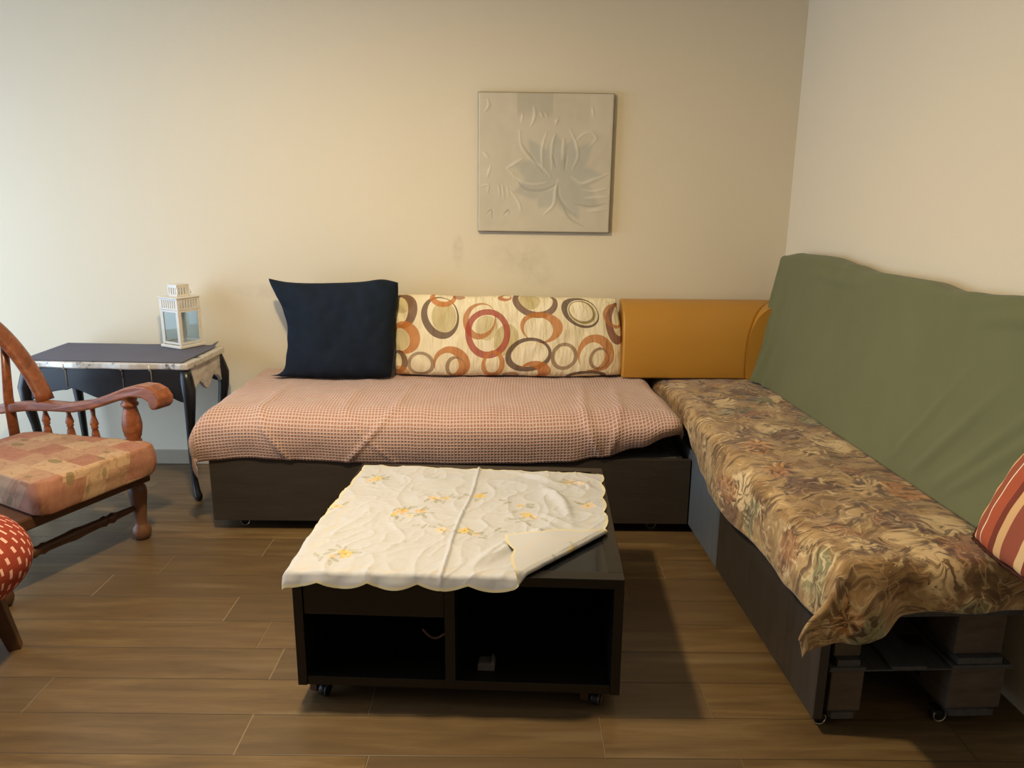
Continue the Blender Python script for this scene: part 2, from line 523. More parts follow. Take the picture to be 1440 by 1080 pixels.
# ------------------------------------------------------------------ the room
WA = rad(2.7)                       # the right hand wall and sofa run at this angle to the back wall
WY = 4.1
def wall_x(y): return 1.437 + (WY - y) * math.tan(WA)
XL, YF, ZC = -3.6, -3.4, 2.62
b = MB(); b.box(XL - .15, 1.95, YF - .1, WY + .12, -.06, 0)
struct(b.build('floor', M['floor']))
b = MB(); b.box(XL - .15, 1.95, YF - .1, WY + .12, ZC, ZC + .06)
struct(b.build('ceiling', M['ceil']))
b = MB(); b.box(XL - .15, 1.6, WY, WY + .12, 0, ZC)
struct(b.build('wall_back', M['wall_back']))
b = MB(); b.prism([(wall_x(WY), WY), (wall_x(YF), YF), (wall_x(YF) + .12, YF), (wall_x(WY) + .12, WY)], 0, ZC, 'z')
struct(b.build('wall_right', M['wall']))
b = MB(); b.box(XL - .15, 1.95, YF - .1, YF, 0, ZC)
struct(b.build('wall_front', M['wall']))
W0, W1, WZ0, WZ1 = .9, 3.72, .08, 2.0        # garden window in the left wall
b = MB()
b.box(XL - .15, XL, YF, W0, 0, ZC); b.box(XL - .15, XL, W1, WY, 0, ZC)
b.box(XL - .15, XL, W0, W1, 0, WZ0); b.box(XL - .15, XL, W0, W1, WZ1, ZC)
struct(b.build('wall_left', M['wall']))
wf = thing('window_1', 'white framed window in the left wall', 'window', (XL - .08, (W0 + W1) / 2, 0))
wf['kind'] = 'structure'
hw = (W1 - W0) / 2
b = MB(); b.box(-.03, .03, -hw, -hw + .06, WZ0, WZ1); b.box(-.03, .03, hw - .06, hw, WZ0, WZ1)
b.box(-.03, .03, -hw, hw, WZ0, WZ0 + .06); b.box(-.03, .03, -hw, hw, WZ1 - .06, WZ1); b.box(-.03, .03, -.035, .035, WZ0, WZ1)
b.build('window_frame', M['lantern'], wf, bevel=.004)
b = MB(); b.box(XL, -1.36, WY - .012, WY, 0, .082); b.box(-1.36, 1.43, WY - .012, WY, 0, .082)
struct(b.build('baseboard_back', M['baseboard'], bevel=.003))

# ------------------------------------------------------------------ canvas on the wall
def seg_dist(px, py, pts):
    best = 9; bt = 0
    L = len(pts) - 1
    for i in range(L):
        ax, ay = pts[i]; bx, by = pts[i + 1]
        dx, dy = bx - ax, by - ay
        q = clamp(((px - ax) * dx + (py - ay) * dy) / (dx * dx + dy * dy + 1e-9))
        d = math.hypot(px - ax - q * dx, py - ay - q * dy)
        if d < best: best = d; bt = (i + q) / L
    return best, bt
def cv(pts):      # zoomed-photo pixels -> 0..1 on the canvas
    return [((x - 145) / 840, 1 - (y - 95) / 872) for x, y in pts]
def catm(pts, n=6):
    r = []
    P = [pts[0]] + pts + [pts[-1]]
    for i in range(1, len(P) - 2):
        for k in range(n):
            q = k / n
            r.append(tuple(.5 * (2 * P[i][c] + (P[i + 1][c] - P[i - 1][c]) * q + (2 * P[i - 1][c] - 5 * P[i][c] + 4 * P[i + 1][c] - P[i + 2][c]) * q * q + (3 * P[i][c] - P[i - 1][c] - 3 * P[i + 1][c] + P[i + 2][c]) * q ** 3) for c in (0, 1)))
    r.append(pts[-1])
    return r
STROKES = [(cv(q), wd, h) for q, wd, h in [
    ([(405, 330), (415, 420), (470, 495), (560, 560), (600, 610)], .012, 1), ([(550, 560), (545, 440), (570, 340)], .010, 1),
    ([(610, 560), (605, 430), (625, 350)], .012, 1), ([(675, 500), (680, 380)], .014, 1.2), ([(740, 560), (770, 480), (755, 400), (720, 320)], .010, 1),
    ([(755, 390), (800, 345), (850, 335), (880, 370), (840, 420)], .010, 1), ([(330, 560), (420, 505)], .012, 1.2), ([(330, 565), (400, 630), (480, 660), (580, 650)], .010, 1),
    ([(370, 600), (450, 690), (560, 700), (640, 660)], .010, -1), ([(350, 700), (400, 770), (420, 830)], .010, 1), ([(570, 850), (625, 790), (635, 700), (650, 640)], .012, 1.2),
    ([(650, 650), (660, 740), (720, 820), (790, 870)], .012, -1), ([(690, 800), (740, 880), (830, 930)], .010, -1), ([(740, 610), (800, 650), (880, 625), (960, 590)], .014, 1.2),
    ([(800, 690), (880, 700), (960, 680)], .008, 1), ([(820, 745), (960, 735)], .012, 1.2), ([(760, 780), (860, 800), (960, 780)], .009, -1), ([(840, 830), (960, 815)], .009, 1),
    ([(205, 140), (210, 180), (185, 215)], .010, 1.2), ([(490, 180), (495, 240), (475, 295)], .011, 1.2), ([(420, 220), (415, 280)], .008, 1), ([(530, 215), (545, 245)], .007, 1), ([(560, 215), (575, 245)], .007, 1),
    ([(640, 250), (625, 290)], .008, 1), ([(850, 180), (860, 240)], .008, 1), ([(175, 460), (215, 500)], .010, 1), ([(225, 550), (205, 620)], .008, 1), ([(160, 680), (210, 670), (205, 720)], .007, 1),
    ([(275, 670), (285, 740)], .007, 1), ([(300, 665), (310, 760)], .007, 1), ([(330, 670), (340, 740)], .006, 1), ([(205, 850), (235, 830), (240, 880)], .007, -1), ([(310, 860), (340, 830), (350, 850)], .007, -1),
    ([(610, 470), (640, 560)], .008, -1), ([(700, 470), (690, 570)], .008, -1), ([(430, 420), (490, 500), (560, 590)], .009, -1)]]
STROKES = [(catm(q, 5) if len(q) > 2 else q, wd, h) for q, wd, h in STROKES]
BB = [(min(x for x, _ in q) - .04, max(x for x, _ in q) + .04, min(y for _, y in q) - .04, max(y for _, y in q) + .04) for q, _, _ in STROKES]
cv_cache = {}
def cv_h(a, b):
    h = 0.0
    for (q, wd, s), bb in zip(STROKES, BB):
        if not (bb[0] < a < bb[1] and bb[2] < b < bb[3]): continue
        d, tt = seg_dist(a, b, q)
        taper = .45 + .55 * math.sin(PI * clamp(tt, .05, .95))
        w = wd * taper
        if d < 3 * w: h += s * math.exp(-(d / w) ** 2) * taper
    return h
def petal(a, b, cx, cy, ang, L, W):
    dx, dy = a - cx, b - cy
    c, s = math.cos(ang), math.sin(ang)
    u, v = (dx * c + dy * s) / L, (-dx * s + dy * c) / W
    if not 0 < u < 1: return 0
    wd = math.sin(PI * u ** .8)
    return clamp((wd - abs(v)) * 3)
PET = [(rad(x), L, W) for x, L, W in ((95, .36, .12), (70, .34, .1), (128, .40, .09), (48, .40, .10), (160, .36, .12), (195, .36, .12), (235, .26, .12), (-30, .38, .13), (8, .36, .10), (-60, .34, .11))]
def cv_col(a, b):
    n = nz(a * 3, b * 3, 2) * .5 + nz(a * 9, b * 9, 5) * .25
    c = [.585, .53, .41]
    pt = max(petal(a, b, .6, .38, g, L, W) for g, L, W in PET)
    k = pt * .75
    tgt = (.43, .425, .36)
    c = [lerp(x, y, k) for x, y in zip(c, tgt)]
    if .29 < a < .55 and b > .8: c = [x * (1 - .16 * smooth(.8, .88, b)) for x in c]
    if .82 < a < .98 and b > .72: c = [x * 1.05 for x in c]
    c = [clamp(x * (1 + .13 * n)) for x in c]
    h = cv_cache.get((round(a, 4), round(b, 4)), 0)
    if h > .25: c = [lerp(x, y, clamp(h) * .5) for x, y in zip(c, (.70, .65, .52))]
    if h < -.25: c = [lerp(x, y, clamp(-h) * .45) for x, y in zip(c, (.33, .31, .25))]
    return c
pic = thing('canvas_painting', 'square pale grey painting of a flower in raised paint, hung on the back wall', 'painting', (.158, WY - .034, 1.643), 0)
PW = .341
def cv_p(a, b):
    h = cv_h(a, b); cv_cache[(round(a, 4), round(b, 4))] = h
    rim = .012 * smooth(.006, 0, min(a, 1 - a, b, 1 - b))
    return ((a * 2 - 1) * PW, -.002 + rim - h * .0026 - .0012 * nz(a * 14, b * 14), (b * 2 - 1) * (PW + .001))
grid('painted_canvas', 210, 210, cv_p, M['canvas'], pic, col=cv_col)
b = MB(); b.box(-PW - .001, PW + .001, .006, .032, -PW - .002, PW + .002)
b.build('stretcher_frame', M['canvasedge'], pic, bevel=.002)
pic.rotation_euler = (0, rad(.3), 0)

# ------------------------------------------------------------------ casters
def caster(parent, x, y, ztop, r=.024, ang=0.0, name='caster', rimm='ring'):
    c = bpy.data.objects.new(name, None); C.objects.link(c); c.parent = parent
    c.location = (x, y, 0); c.rotation_euler = (0, 0, ang); c.empty_display_size = .02
    turn = Matrix.Translation((0, 0, r)) @ Matrix.Rotation(rad(90), 4, 'X')
    MB().lathe([(r * .25, -.011), (r * .9, -.011), (r, -.007), (r, .007), (r * .9, .011), (r * .25, .011)], 24, turn).build('wheel', M['black'], c, True)
    rim = []
    for i in range(28):
        a = 2 * PI * i / 28
        rim.append((r * .93 * math.cos(a), -.0125, r + r * .93 * math.sin(a)))
    MB().sweep(rim, .0022, 6, closed=True, up=(0, 1, 0)).build('wheel_rim', M[rimm], c, True)
    m = MB()
    m.box(-.010, .010, .013, .017, r * .7, ztop - .003); m.box(-.022, .022, -.02, .022, ztop - .006, ztop)
    m.build('bracket', M['black'], c, bevel=.001)
    return c

# ------------------------------------------------------------------ left sofa base
LX0, LX1, LY0, LY1 = -1.345, .766, 3.225, 4.03
lb = thing('sofa_base', 'long dark brown boxed sofa base on casters along the back wall, under the pink throw', 'sofa', (0, 0, 0))
MB().box(LX0, .798, LY0, LY0 + .022, .048, .355).build('front_panel', M['panel'], lb, bevel=.002)
MB().box(LX0, LX0 + .022, LY0 + .023, LY1, .048, .355).build('side_panel', M['panelv'], lb, bevel=.002)
MB().box(LX1 - .022, LX1, LY0 + .023, LY1, .048, .355).build('side_panel', M['panelv'], lb, bevel=.002)
for i in range(6):
    y = LY0 + .03 + i * .128
    MB().box(LX0 + .024, LX1 - .024, y, y + .1, .333, .355).build('deck_board', M['palletboard'], lb, bevel=.002)
for x in (LX0 + .12, (LX0 + LX1) / 2, LX1 - .12):
    for y in (LY0 + .07, LY1 - .08):
        caster(lb, x, y, .048 if y > 0 else .05, .022)
        MB().box(x - .05, x + .05, y - .045, y + .06, .0485, .332).build('pallet_block', M['pallet'], lb, bevel=.003)

MB().box(LX0 + .02, LX1 - .30, LY0 + .06, LY1 - .01, .3555, .535).build('seat_mattress', M['mattress'], bevel=.04, seg=4)
o = bpy.data.objects['seat_mattress']; tag(o, 'long foam seat mattress lying beneath the pink waffle throw', 'mattress')

# pink waffle throw draped over the mattress
BZ = .562
hemF = [(-1.37, .315), (-1.33, .335), (-1.12, .352), (-.9, .343), (-.62, .335), (-.2, .332), (.1, .335), (.3, .345), (.45, .372), (.6, .415), (.72, .462), (.77, .475)]
def blanket(a, b):
    rx, ry = .06, .085
    x0, x1, y0, y1 = -1.365, .712, LY0 - .002, LY1 + .005
    # across: b 0 back .. 1 front hem ; along: a 0 left hem .. 1 right hem
    xg = lerp(x0, x1, clamp((a - .06) / .88))
    DF = BZ - pwl(hemF, xg)
    Lf = ry * PI / 2 + max(DF - ry, 0)
    tot = (y1 - (y0 + ry)) + Lf
    e = b * tot - (y1 - (y0 + ry))
    adv, df = drape(e, ry)
    y = (y0 + ry) - adv
    DL = lerp(.16, .22, smooth(.1, .8, b))
    DR = lerp(.04, .10, smooth(.3, .95, b))
    Ll = rx * PI / 2 + max(DL - rx, 0); Lr = DR + rx * .57
    flat = (x1 - rx) - (x0 + rx)
    s = a * (Ll + flat + Lr)
    if s < Ll:
        adv, dl = drape(Ll - s, rx); x = x0 + rx - adv
    elif s > Ll + flat:
        adv, dl = drape(s - Ll - flat, rx); x = x1 - rx + adv
        x += .02 * smooth(.35, .9, b) * smooth(0, .1, dl)
    else:
        x = x0 + rx + s - Ll; dl = 0
    x += .032 * smooth(3.85, 3.3, y) * smooth(.2, .68, x)
    dd = (df ** 2.6 + dl ** 2.6) ** (1 / 2.6)
    z = BZ - dd
    # bulging front and left faces
    q = clamp(df / max(DF, .01))
    if s < Ll:
        cn = smooth(0, .1, df) * smooth(0, .1, dl); qq = dl / (dl + df + 1e-6)
        x -= cn * .03 * qq; y -= cn * .03 * (1 - qq)
    y -= .028 * math.sin(PI * min(q * .95, 1)) * (1 if df > 0 else 0) * smooth(0, .06, df)
    x -= .022 * math.sin(PI * clamp(dl / DL)) * (1 if s < Ll else 0) * smooth(0, .05, dl)
    x -= .012 * smooth(.15, .25, df) * (1 if s < Ll else 0)
    top = 1 - smooth(0, .1, dd)
    # puckers
    w = .0055 * nz(x * 5, y * 11, 1) + .004 * nz(x * 13 + y * 6, y * 14, 4)
    w += .010 * max(0, nz(x * 3.2 - y * 2, y * 3.5, 9)) * top
    z += w * (.35 + .65 * top)
    for (fx, fs, am) in ((-1.12, .55, .010), (-.52, -.75, .009), (.32, .35, .013), (.48, -.2, .010), (-.75, .9, .006)):
        c = fx + fs * (BZ - z) * 1.2 + .06 * (y - 3.3)
        y -= am * math.exp(-((x - c) / .016) ** 2) * smooth(.0, .10, df) * (1 - .3 * q)
        z += am * .8 * math.exp(-((x - c) / .022) ** 2) * top * smooth(3.9, 3.4, y)
    y += .075 * smooth(.60, .80, x) ** 1.5 * smooth(.02, .12, df + dl)
    y -= .007 * nz(x * 6, z * 9, 3) * smooth(.03, .12, df)
    y = min(y, LY0 - .006) if df > .12 and -1.36 < x < .55 else y
    return (x, y, z)
def blanket_uv(a, b): return (a * 2.5, b * 1.08)
tag(grid('waffle_throw', 300, 130, blanket, M['pink'], uv=blanket_uv, thick=.004, offset=1.0, flip=True),
    'dusty pink waffle weave throw spread over the long seat against the back wall', 'blanket')

# ------------------------------------------------------------------ cushions on the long sofa
def coons(edges):
    """edges: bottom, right, top, left polylines (corner to corner, u or v rising)"""
    def at(pl, t):
        pl2 = pl
        n = len(pl2) - 1
        f = clamp(t) * n; i = min(int(f), n - 1); q = f - i
        P0 = pl2[max(i - 1, 0)]; P1 = pl2[i]; P2 = pl2[i + 1]; P3 = pl2[min(i + 2, n)]
        return [.5 * (2 * P1[c] + (P2[c] - P0[c]) * q + (2 * P0[c] - 5 * P1[c] + 4 * P2[c] - P3[c]) * q * q + (3 * P1[c] - P0[c] - 3 * P2[c] + P3[c]) * q ** 3) for c in (0, 1)]
    B, R, T, L = edges
    def f(u, v):
        b, t, l, r = at(B, u), at(T, u), at(L, v), at(R, v)
        return [lerp(b[c], t[c], v) + lerp(l[c], r[c], u) - (lerp(lerp(B[0][c], B[-1][c], u), lerp(T[0][c], T[-1][c], u), v)) for c in (0, 1)]
    return f
def pillow(name, edges, thick, mat, mw, nu=70, nv=60, wr=.006, uvs=(1, 1), power=.55, seed=0, parent=None, sag=0.0):
    """closed two sided cushion: outline in (x, z), thickness along y, then moved by mw"""
    f = coons(edges)
    V = []; F = []; U = []
    w = nu + 1
    def prof(u, v):
        a = (1 - abs(2 * u - 1) ** 2.6) * (1 - abs(2 * v - 1) ** 2.6)
        return max(a, 0) ** power
    for side in (-1, 1):
        for j in range(nv + 1):
            for i in range(nu + 1):
                u, v = i / nu, j / nv
                x, z = f(u, v)
                p = prof(u, v)
                d = thick / 2 * p * (1 + sag * (0.5 - v))
                d += wr * p * (nz(x * 9 + seed, z * 7, side) + .6 * nz(x * 20, z * 16 + seed, side))
                edge = 1 - p
                d += wr * .9 * edge * math.sin((x + z) * 60 + 3 * nz(x * 6, z * 6, seed)) * smooth(0, .12, p)
                V.append(mw @ Vector((x, side * d, z))); U.append((u * uvs[0], v * uvs[1]))
    N = w * (nv + 1)
    for j in range(nv):
        for i in range(nu):
            q = [j * w + i, j * w + i + 1, (j + 1) * w + i + 1, (j + 1) * w + i]
            F.append(q); F.append([k + N for k in q[::-1]])
    me = bpy.data.meshes.new(name)
    me.from_pydata([tuple(v) for v in V], [], F)
    ul = me.uv_layers.new(name='UVMap')
    flat = []
    for p in me.polygons:
        for vi in p.vertices: flat.extend(U[vi])
    ul.data.foreach_set('uv', flat)
    bm = bmesh.new(); bm.from_mesh(me)
    bmesh.ops.remove_doubles(bm, verts=bm.verts, dist=.0006)
    bm.to_mesh(me); bm.free()
    return link(name, me, mat, parent, True)

# navy: ears at the left corners, pinched left side
navy = ([(-.335, -.245), (-.2, -.25), (0, -.252), (.2, -.25), (.285, -.247)],
        [(.285, -.247), (.30, -.1), (.305, .05), (.322, .17), (.322, .235)],
        [(-.335, .25), (-.235, .232), (-.09, .228), (.12, .236), (.24, .25), (.322, .235)],
        [(-.335, -.245), (-.262, -.21), (-.238, -.04), (-.255, .08), (-.30, .17), (-.335, .25)])
m = Matrix.Translation((-.905, 3.868, .820)) @ Matrix.Rotation(rad(-9), 4, 'X')
tag(pillow('throw_pillow', navy, .19, M['navy'], m, wr=.010, seed=3, power=.5), 'plain navy blue square pillow leaning on the wall at the left end of the sofa', 'pillow')

ring = ([(-.585, -.205), (-.3, -.212), (0, -.208), (.3, -.212), (.592, -.20)],
        [(.592, -.20), (.600, -.1), (.592, .02), (.572, .12), (.56, .195)],
        [(-.59, .205), (-.4, .208), (-.2, .2), (0, .207), (.2, .2), (.4, .2), (.56, .195)],
        [(-.585, -.205), (-.585, -.08), (-.59, .08), (-.59, .205)])
m = Matrix.Translation((-.026, 3.94, .778)) @ Matrix.Rotation(rad(-8), 4, 'X')
tag(pillow('long_cushion', ring, .2, M['rings'], m, nu=140, nv=60, wr=.007, uvs=(1, 290 / 820), power=.38, seed=8), 'long cream back cushion printed with brown, orange and red rings, beside the navy pillow', 'cushion')

# mustard bolster with a mitred end
prof = [(0, .0), (-.008, .05), (-.010, .12), (-.004, .2), (.010, .26), (.035, .315), (.07, .355), (.115, .378), (.16, .384), (.215, .384), (.215, 0)]
bo = thing('bolster_cushion', 'smooth mustard yellow vinyl back bolster in the corner of the room', 'cushion', (0, 3.855, .575))
PP = []
for (d0, z0), (d1, z1), (d2, z2), (d3, z3) in [tuple(prof[clamp(i + k, 0, len(prof) - 1)] for k in (-1, 0, 1, 2)) for i in range(len(prof) - 3)]:
    for k in range(4):
        q = k / 4
        PP.append(tuple(.5 * (2 * B + (Cc - A) * q + (2 * A - 5 * B + 4 * Cc - D) * q * q + (3 * B - A - 3 * Cc + D) * q ** 3) for A, B, Cc, D in ((d0, d1, d2, d3), (z0, z1, z2, z3))))
prof = PP + prof[-3:]
n = len(prof)
v = [(.566, d, z) for d, z in prof] + [(1.203 + d, d, z) for d, z in prof]
f = [list(range(n)), list(range(n, 2 * n))[::-1]] + [(i, (i + 1) % n, n + (i + 1) % n, n + i) for i in range(n)]
mb = MB(); mb.add(v, f); mb.build('bolster_body', M['mustard'], bo, sm='angle', bevel=.010, seg=3)
mb = MB()
kk = 7
v = [(1.206 + min(d, .125), d, z) for d, z in prof] + [(1.206 + min(d, .125), min(d, 0) - .004, z) for d, z in prof]
mb.add(v, f); 
mb.build('end_panel', M['mustard'], bo, sm='angle', bevel=.004)

# ------------------------------------------------------------------ right sofa: local frame w (x) and u (y)
RO = (.867, 1.90, 0)
UL = 2.12
def rbase(name, label, u0, u1, pm, end):
    t = thing(name, label, 'sofa', RO, WA)
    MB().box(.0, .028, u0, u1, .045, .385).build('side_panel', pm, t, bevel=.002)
    rows = [u0 + .012 if end else u0 + .02, (u0 + u1) / 2 - .07, u1 - .16]
    cols = ((.046, .142), (.395, .555))
    for k, z in enumerate((.062, .232)):
        for (w0, w1) in cols:
            for j, u in enumerate(rows):
                s = .0 if k == 0 else .012
                MB().box(w0 + s * .5, w1 - s, u + s, u + .14 + s, z, z + .132).build('pallet_block', M['pallet'], t, bevel=.004)
            MB().box(w0 + .01, w1 - .02, u0 + .005, u1 - .01, z - .021, z - .0005).build('bottom_board', M['palletboard'], t, bevel=.002)
        # cross boards under the lower deck, running board over them
    for w0, w1 in ((.036, .14), (.215, .315), (.39, .565)):
        MB().box(w0, w1, u0 + .002, u1 - .005, .2, .2095).build('deck_board', M['palletboard'], t, bevel=.002)
    for j, u in enumerate((u0 + .004, (u0 + u1) / 2 - .06, u1 - .13)):
        MB().box(.034, .57, u, u + .12, .1945, .1995).build('cross_board', M['palletboard'], t, bevel=.002)
    nb = max(3, int((u1 - u0) / .2))
    for j in range(nb):
        u = u0 + .004 + (u1 - u0 - .1) * j / (nb - 1)
        MB().box(.03, .57, u, u + .09, .3645, .385).build('deck_board', M['palletboard'], t, bevel=.002)
    for (w, u) in ((.04, u0 + .03), (.40, u0 + .03), (.04, u1 - .06), (.5, u1 - .06)):
        caster(t, w, u + .02, .0405, .0195)
    return t
rbase('sofa_base', 'near half of the right sofa base, dark side board with open pallet end on casters', 0, .915, M['panelv'], True)
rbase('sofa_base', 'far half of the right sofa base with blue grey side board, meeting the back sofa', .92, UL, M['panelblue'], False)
o = MB().box(.03, .60, .03, UL - .01, .3855, .548).build('seat_mattress', M['darkticking'], None, bevel=.03, seg=3, loc=RO, rot=(0, 0, WA))
tag(o, 'foam seat mattress beneath the floral throw on the right sofa', 'mattress')

FZ = .570
hemL = [(-.12, .40), (.08, .395), (.2, .378), (.47, .362), (.77, .352), (.95, .36), (1.1, .378), (1.23, .43), (1.36, .49), (1.6, .5), (2.1, .5)]
hemN = [(-.03, .37), (.05, .385), (.12, .43), (.22, .45), (.34, .452), (.47, .44), (.7, .44)]
def floral(a, b):
    r = .042
    w0, w1, u0, u1 = -.022, .628, -.095, 2.1
    ug = lerp(u0, u1, clamp((b - .07) / .93))
    DL = FZ - pwl(hemL, ug)
    Ll = r * PI / 2 + max(DL - r, .0)
    flat = w1 - (w0 + r)
    s = a * (Ll + flat)
    wg = clamp(s - Ll, 0, 1) + w0
    DN = FZ - pwl(hemN, wg)
    Ln = r * PI / 2 + max(DN - r, .0)
    tot = Ln + (u1 - u0 - r)
    e = Ln - b * tot
    adv, dn = drape(e, r); u = u0 + r - adv
    adv, dl = drape(Ll - s, r)
    w = w0 + r - adv
    dd = (dl ** 2.8 + dn ** 2.8) ** (1 / 2.8)
    z = FZ - dd
    k = smooth(.0, .08, dd)
    corner = smooth(0, .12, dl) * smooth(0, .12, dn)
    # hanging corner swings out
    qq = dl / (dl + dn + 1e-6)
    w -= corner * (.03 + .10 * qq)
    u -= corner * (.015 + .05 * (1 - qq))
    # loose folds
    w -= smooth(.02, .12, dl) * lerp(1, .25, smooth(1.0, 1.4, u)) * (.014 + .012 * math.sin(u * 9 + 1) + .008 * nz(u * 7, z * 5, 2))
    u -= smooth(.02, .1, dn) * (.014 + .018 * math.sin(w * 21 + .6) * smooth(.02, .14, dn) + .010 * nz(w * 9, z * 7, 5))
    tp = 1 - k
    z += tp * (.006 * nz(w * 7, u * 5, 3) + .004 * nz(w * 17, u * 15, 7))
    z += tp * .007 * math.exp(-((u - 1.62 + .6 * (w - .2)) / .05) ** 2) * math.sin(w * 40)
    z -= .012 * smooth(.25, .0, w) * tp * smooth(1.6, 2, u)
    return (w, u, z)
tag(grid('floral_throw', 110, 260, floral, M['floral'], uv=lambda a, b: (a * .95, b * 2.45), thick=.004, offset=1.0, loc=RO, rot=(0, 0, WA)),
    'tan floral throw with brown, rust and green blossoms draped over the right seat', 'blanket')

# mattress stood against the right wall, covered with a green sheet
lean = Vector((.148, 0, .989)); nfr = Vector((-.989, 0, .148))
G0 = Vector((.482, 0, .5765))
topz = [(-.2, 1.225), (.23, 1.228), (.41, 1.214), (.56, 1.206), (.72, 1.220), (.9, 1.217), (1.11, 1.213), (1.3, 1.226), (1.5, 1.240), (1.73, 1.232), (1.92, 1.205), (2.05, 1.15)]
GT = .072
def core(name):
    v = []
    for u in (-.10, 1.925):
        for (h, dp) in ((.002, 0), (.56, 0), (.56, GT - .012), (.002, GT - .012)):
            p = G0 + lean * h - nfr * (dp + .006)
            v.append((p.x, u + (.05 if u > 1 and h > .1 else 0), p.z))
    f = [(0, 1, 2, 3), (4, 7, 6, 5), (0, 4, 5, 1), (1, 5, 6, 2), (2, 6, 7, 3), (3, 7, 4, 0)]
    mb = MB(); mb.add(v, f)
    return mb.build(name, plain('pinkish mattress cloth', hx('a9695a'), .9, .2, var=.1), None, bevel=.012, seg=3, loc=RO, rot=(0, 0, WA))
tag(core('mattress'), 'upright mattress leaning on the right wall, mostly hidden by the green sheet', 'mattress')
def sheet(a, b):
    # a: along u from beyond the frame to the far end ; b: from the seat up, over the top and down the back
    r = .028
    u0, ue = -.12, 1.925
    Lr = r * PI / 2 + .03
    s = a * (ue - r - u0 + Lr)
    e = s - (ue - r - u0)
    adv, du = drape(e, r)
    u = ue - r + adv if e > 0 else u0 + s
    zt = pwl(topz, u)
    H = (zt - G0.z) / lean.z
    Lt = r * PI / 2 + .05
    q = b * (H - r + Lt)
    adv, dt = drape(q - (H - r), r)
    h = H - r + adv if q > H - r else q
    d = (du ** 2 + dt ** 2) ** .5
    if dt > .04: d = min(d, GT + .0)
    # wrinkles
    f = smooth(0, .04, h)
    wz = .005 * nz(u * 4, h * 3, 1) + .003 * nz(u * 9 - h * 4, h * 8, 3)
    # long diagonal pulls near the front, vertical folds at the far end
    for (uc, hc, sl, am, wd) in ((.30, .08, .9, .012, .030), (.46, .05, .8, .010, .026), (.12, .2, 1.0, .008, .03), (.62, .02, .7, .006, .02)):
        dd = (u - uc) + sl * (h - hc)
        wz += am * math.exp(-(dd / wd) ** 2) * smooth(.0, .1, h) * smooth(.5, .2, h)
    far = smooth(1.62, 1.9, u)
    wz += far * .02 * math.sin(u * 62 + 5 * h) * smooth(.6, .25, h)
    wz += far * .03 * smooth(.25, .0, h) 
    wz += .010 * smooth(.04, 0, abs(h - (H - .03 - .05 * abs(math.sin(u * 3.2))))) * max(0, math.sin(u * 5.2 + 1))
    wz = max(wz, -.003) + .006
    u += far * .012 * smooth(.2, .0, h) + .06 * smooth(.15, .5, h) * smooth(1.55, 1.93, u)
    p = G0 + lean * h - nfr * (d - wz * (1 if d < .03 else .3))
    return (p.x, u, p.z)
tag(grid('green_sheet', 220, 110, sheet, M['green'], thick=.003, offset=1.0, loc=RO, rot=(0, 0, WA), flip=True),
    'olive green sheet hung over the mattress that leans on the right wall', 'sheet')

# striped pillow at the frame's right edge
ps = ([(-.17, -.17), (-.08, -.178), (.08, -.178), (.17, -.17)], [(.17, -.17), (.178, -.05), (.178, .05), (.17, .17)],
      [(-.17, .17), (-.08, .178), (.08, .178), (.17, .17)], [(-.17, -.17), (-.176, -.05), (-.176, .05), (-.17, .17)])
ps = tuple([(x + .30 * z, z) for x, z in e] for e in ps)
sp = thing('striped_pillow', 'terracotta and cream striped pillow leaning on the green sheet at the near end', 'pillow', (0, 0, 0))
RM = Matrix.Translation(RO) @ Matrix.Rotation(WA, 4, 'Z')
mp = RM @ Matrix.Translation((.430, -.210, .764)) @ Matrix.Rotation(rad(9), 4, 'Y') @ Matrix.Rotation(rad(1), 4, 'X') @ Matrix.Rotation(rad(-90), 4, 'Z')
pillow('pillow_cover', ps, .11, M['striped'], mp, 50, 50, .004, seed=5, parent=sp, power=.45)
fr = []
for k in range(120):
    q = k / 120 * 4; i = int(q); u = q - i
    f = coons(ps)
    x, z = [f(u, 0), f(1, u), f(1 - u, 1), f(0, 1 - u)][i]
    s = 1.045 + .015 * (k % 2)
    fr.append(mp @ Vector((x * s, 0, z * s)))
MB().sweep(fr, .0055, 6, closed=True).build('fringe', M['fringe'], sp, True)

# ------------------------------------------------------------------ coffee table
TC, TA = (-.136, 2.445, 0), rad(-2.2)
TX, TY, TZ0, TZ1 = .478, .455, .066, .440
ct = thing('coffee_table', 'low black square coffee table with open shelves, on casters in the middle of the room', 'table', TC, TA)
b = MB(); bw = .045
b.box(-TX, TX, -TY, -TY + bw, TZ1 - .03, TZ1); b.box(-TX, TX, TY - bw, TY, TZ1 - .03, TZ1)
b.box(-TX, -TX + bw, -TY + bw, TY - bw, TZ1 - .03, TZ1); b.box(TX - bw, TX, -TY + bw, TY - bw, TZ1 - .03, TZ1)
b.build('top_frame', M['blackwood'], ct, bevel=.0015)
MB().box(-TX + bw, TX - bw, -TY + bw, TY - bw, TZ1 - .024, TZ1 - .003).build('glass_top', M['glasstop'], ct)
MB().box(-TX, -TX + .028, -TY, TY, TZ0, TZ1 - .0305).build('side_panel', M['blackwood'], ct, bevel=.0015)
MB().box(TX - .028, TX, -TY, TY, TZ0, TZ1 - .0305).build('side_panel', M['blackwood'], ct, bevel=.0015)
MB().box(-TX + .0285, TX - .0285, -TY + .004, TY, TZ0, TZ0 + .03).build('bottom_shelf', M['blackwood'], ct, bevel=.0015)
MB().box(-TX + .0285, TX - .0285, TY - .02, TY - .002, TZ0 + .0305, TZ1 - .0305).build('back_panel', M['blackwood'], ct)
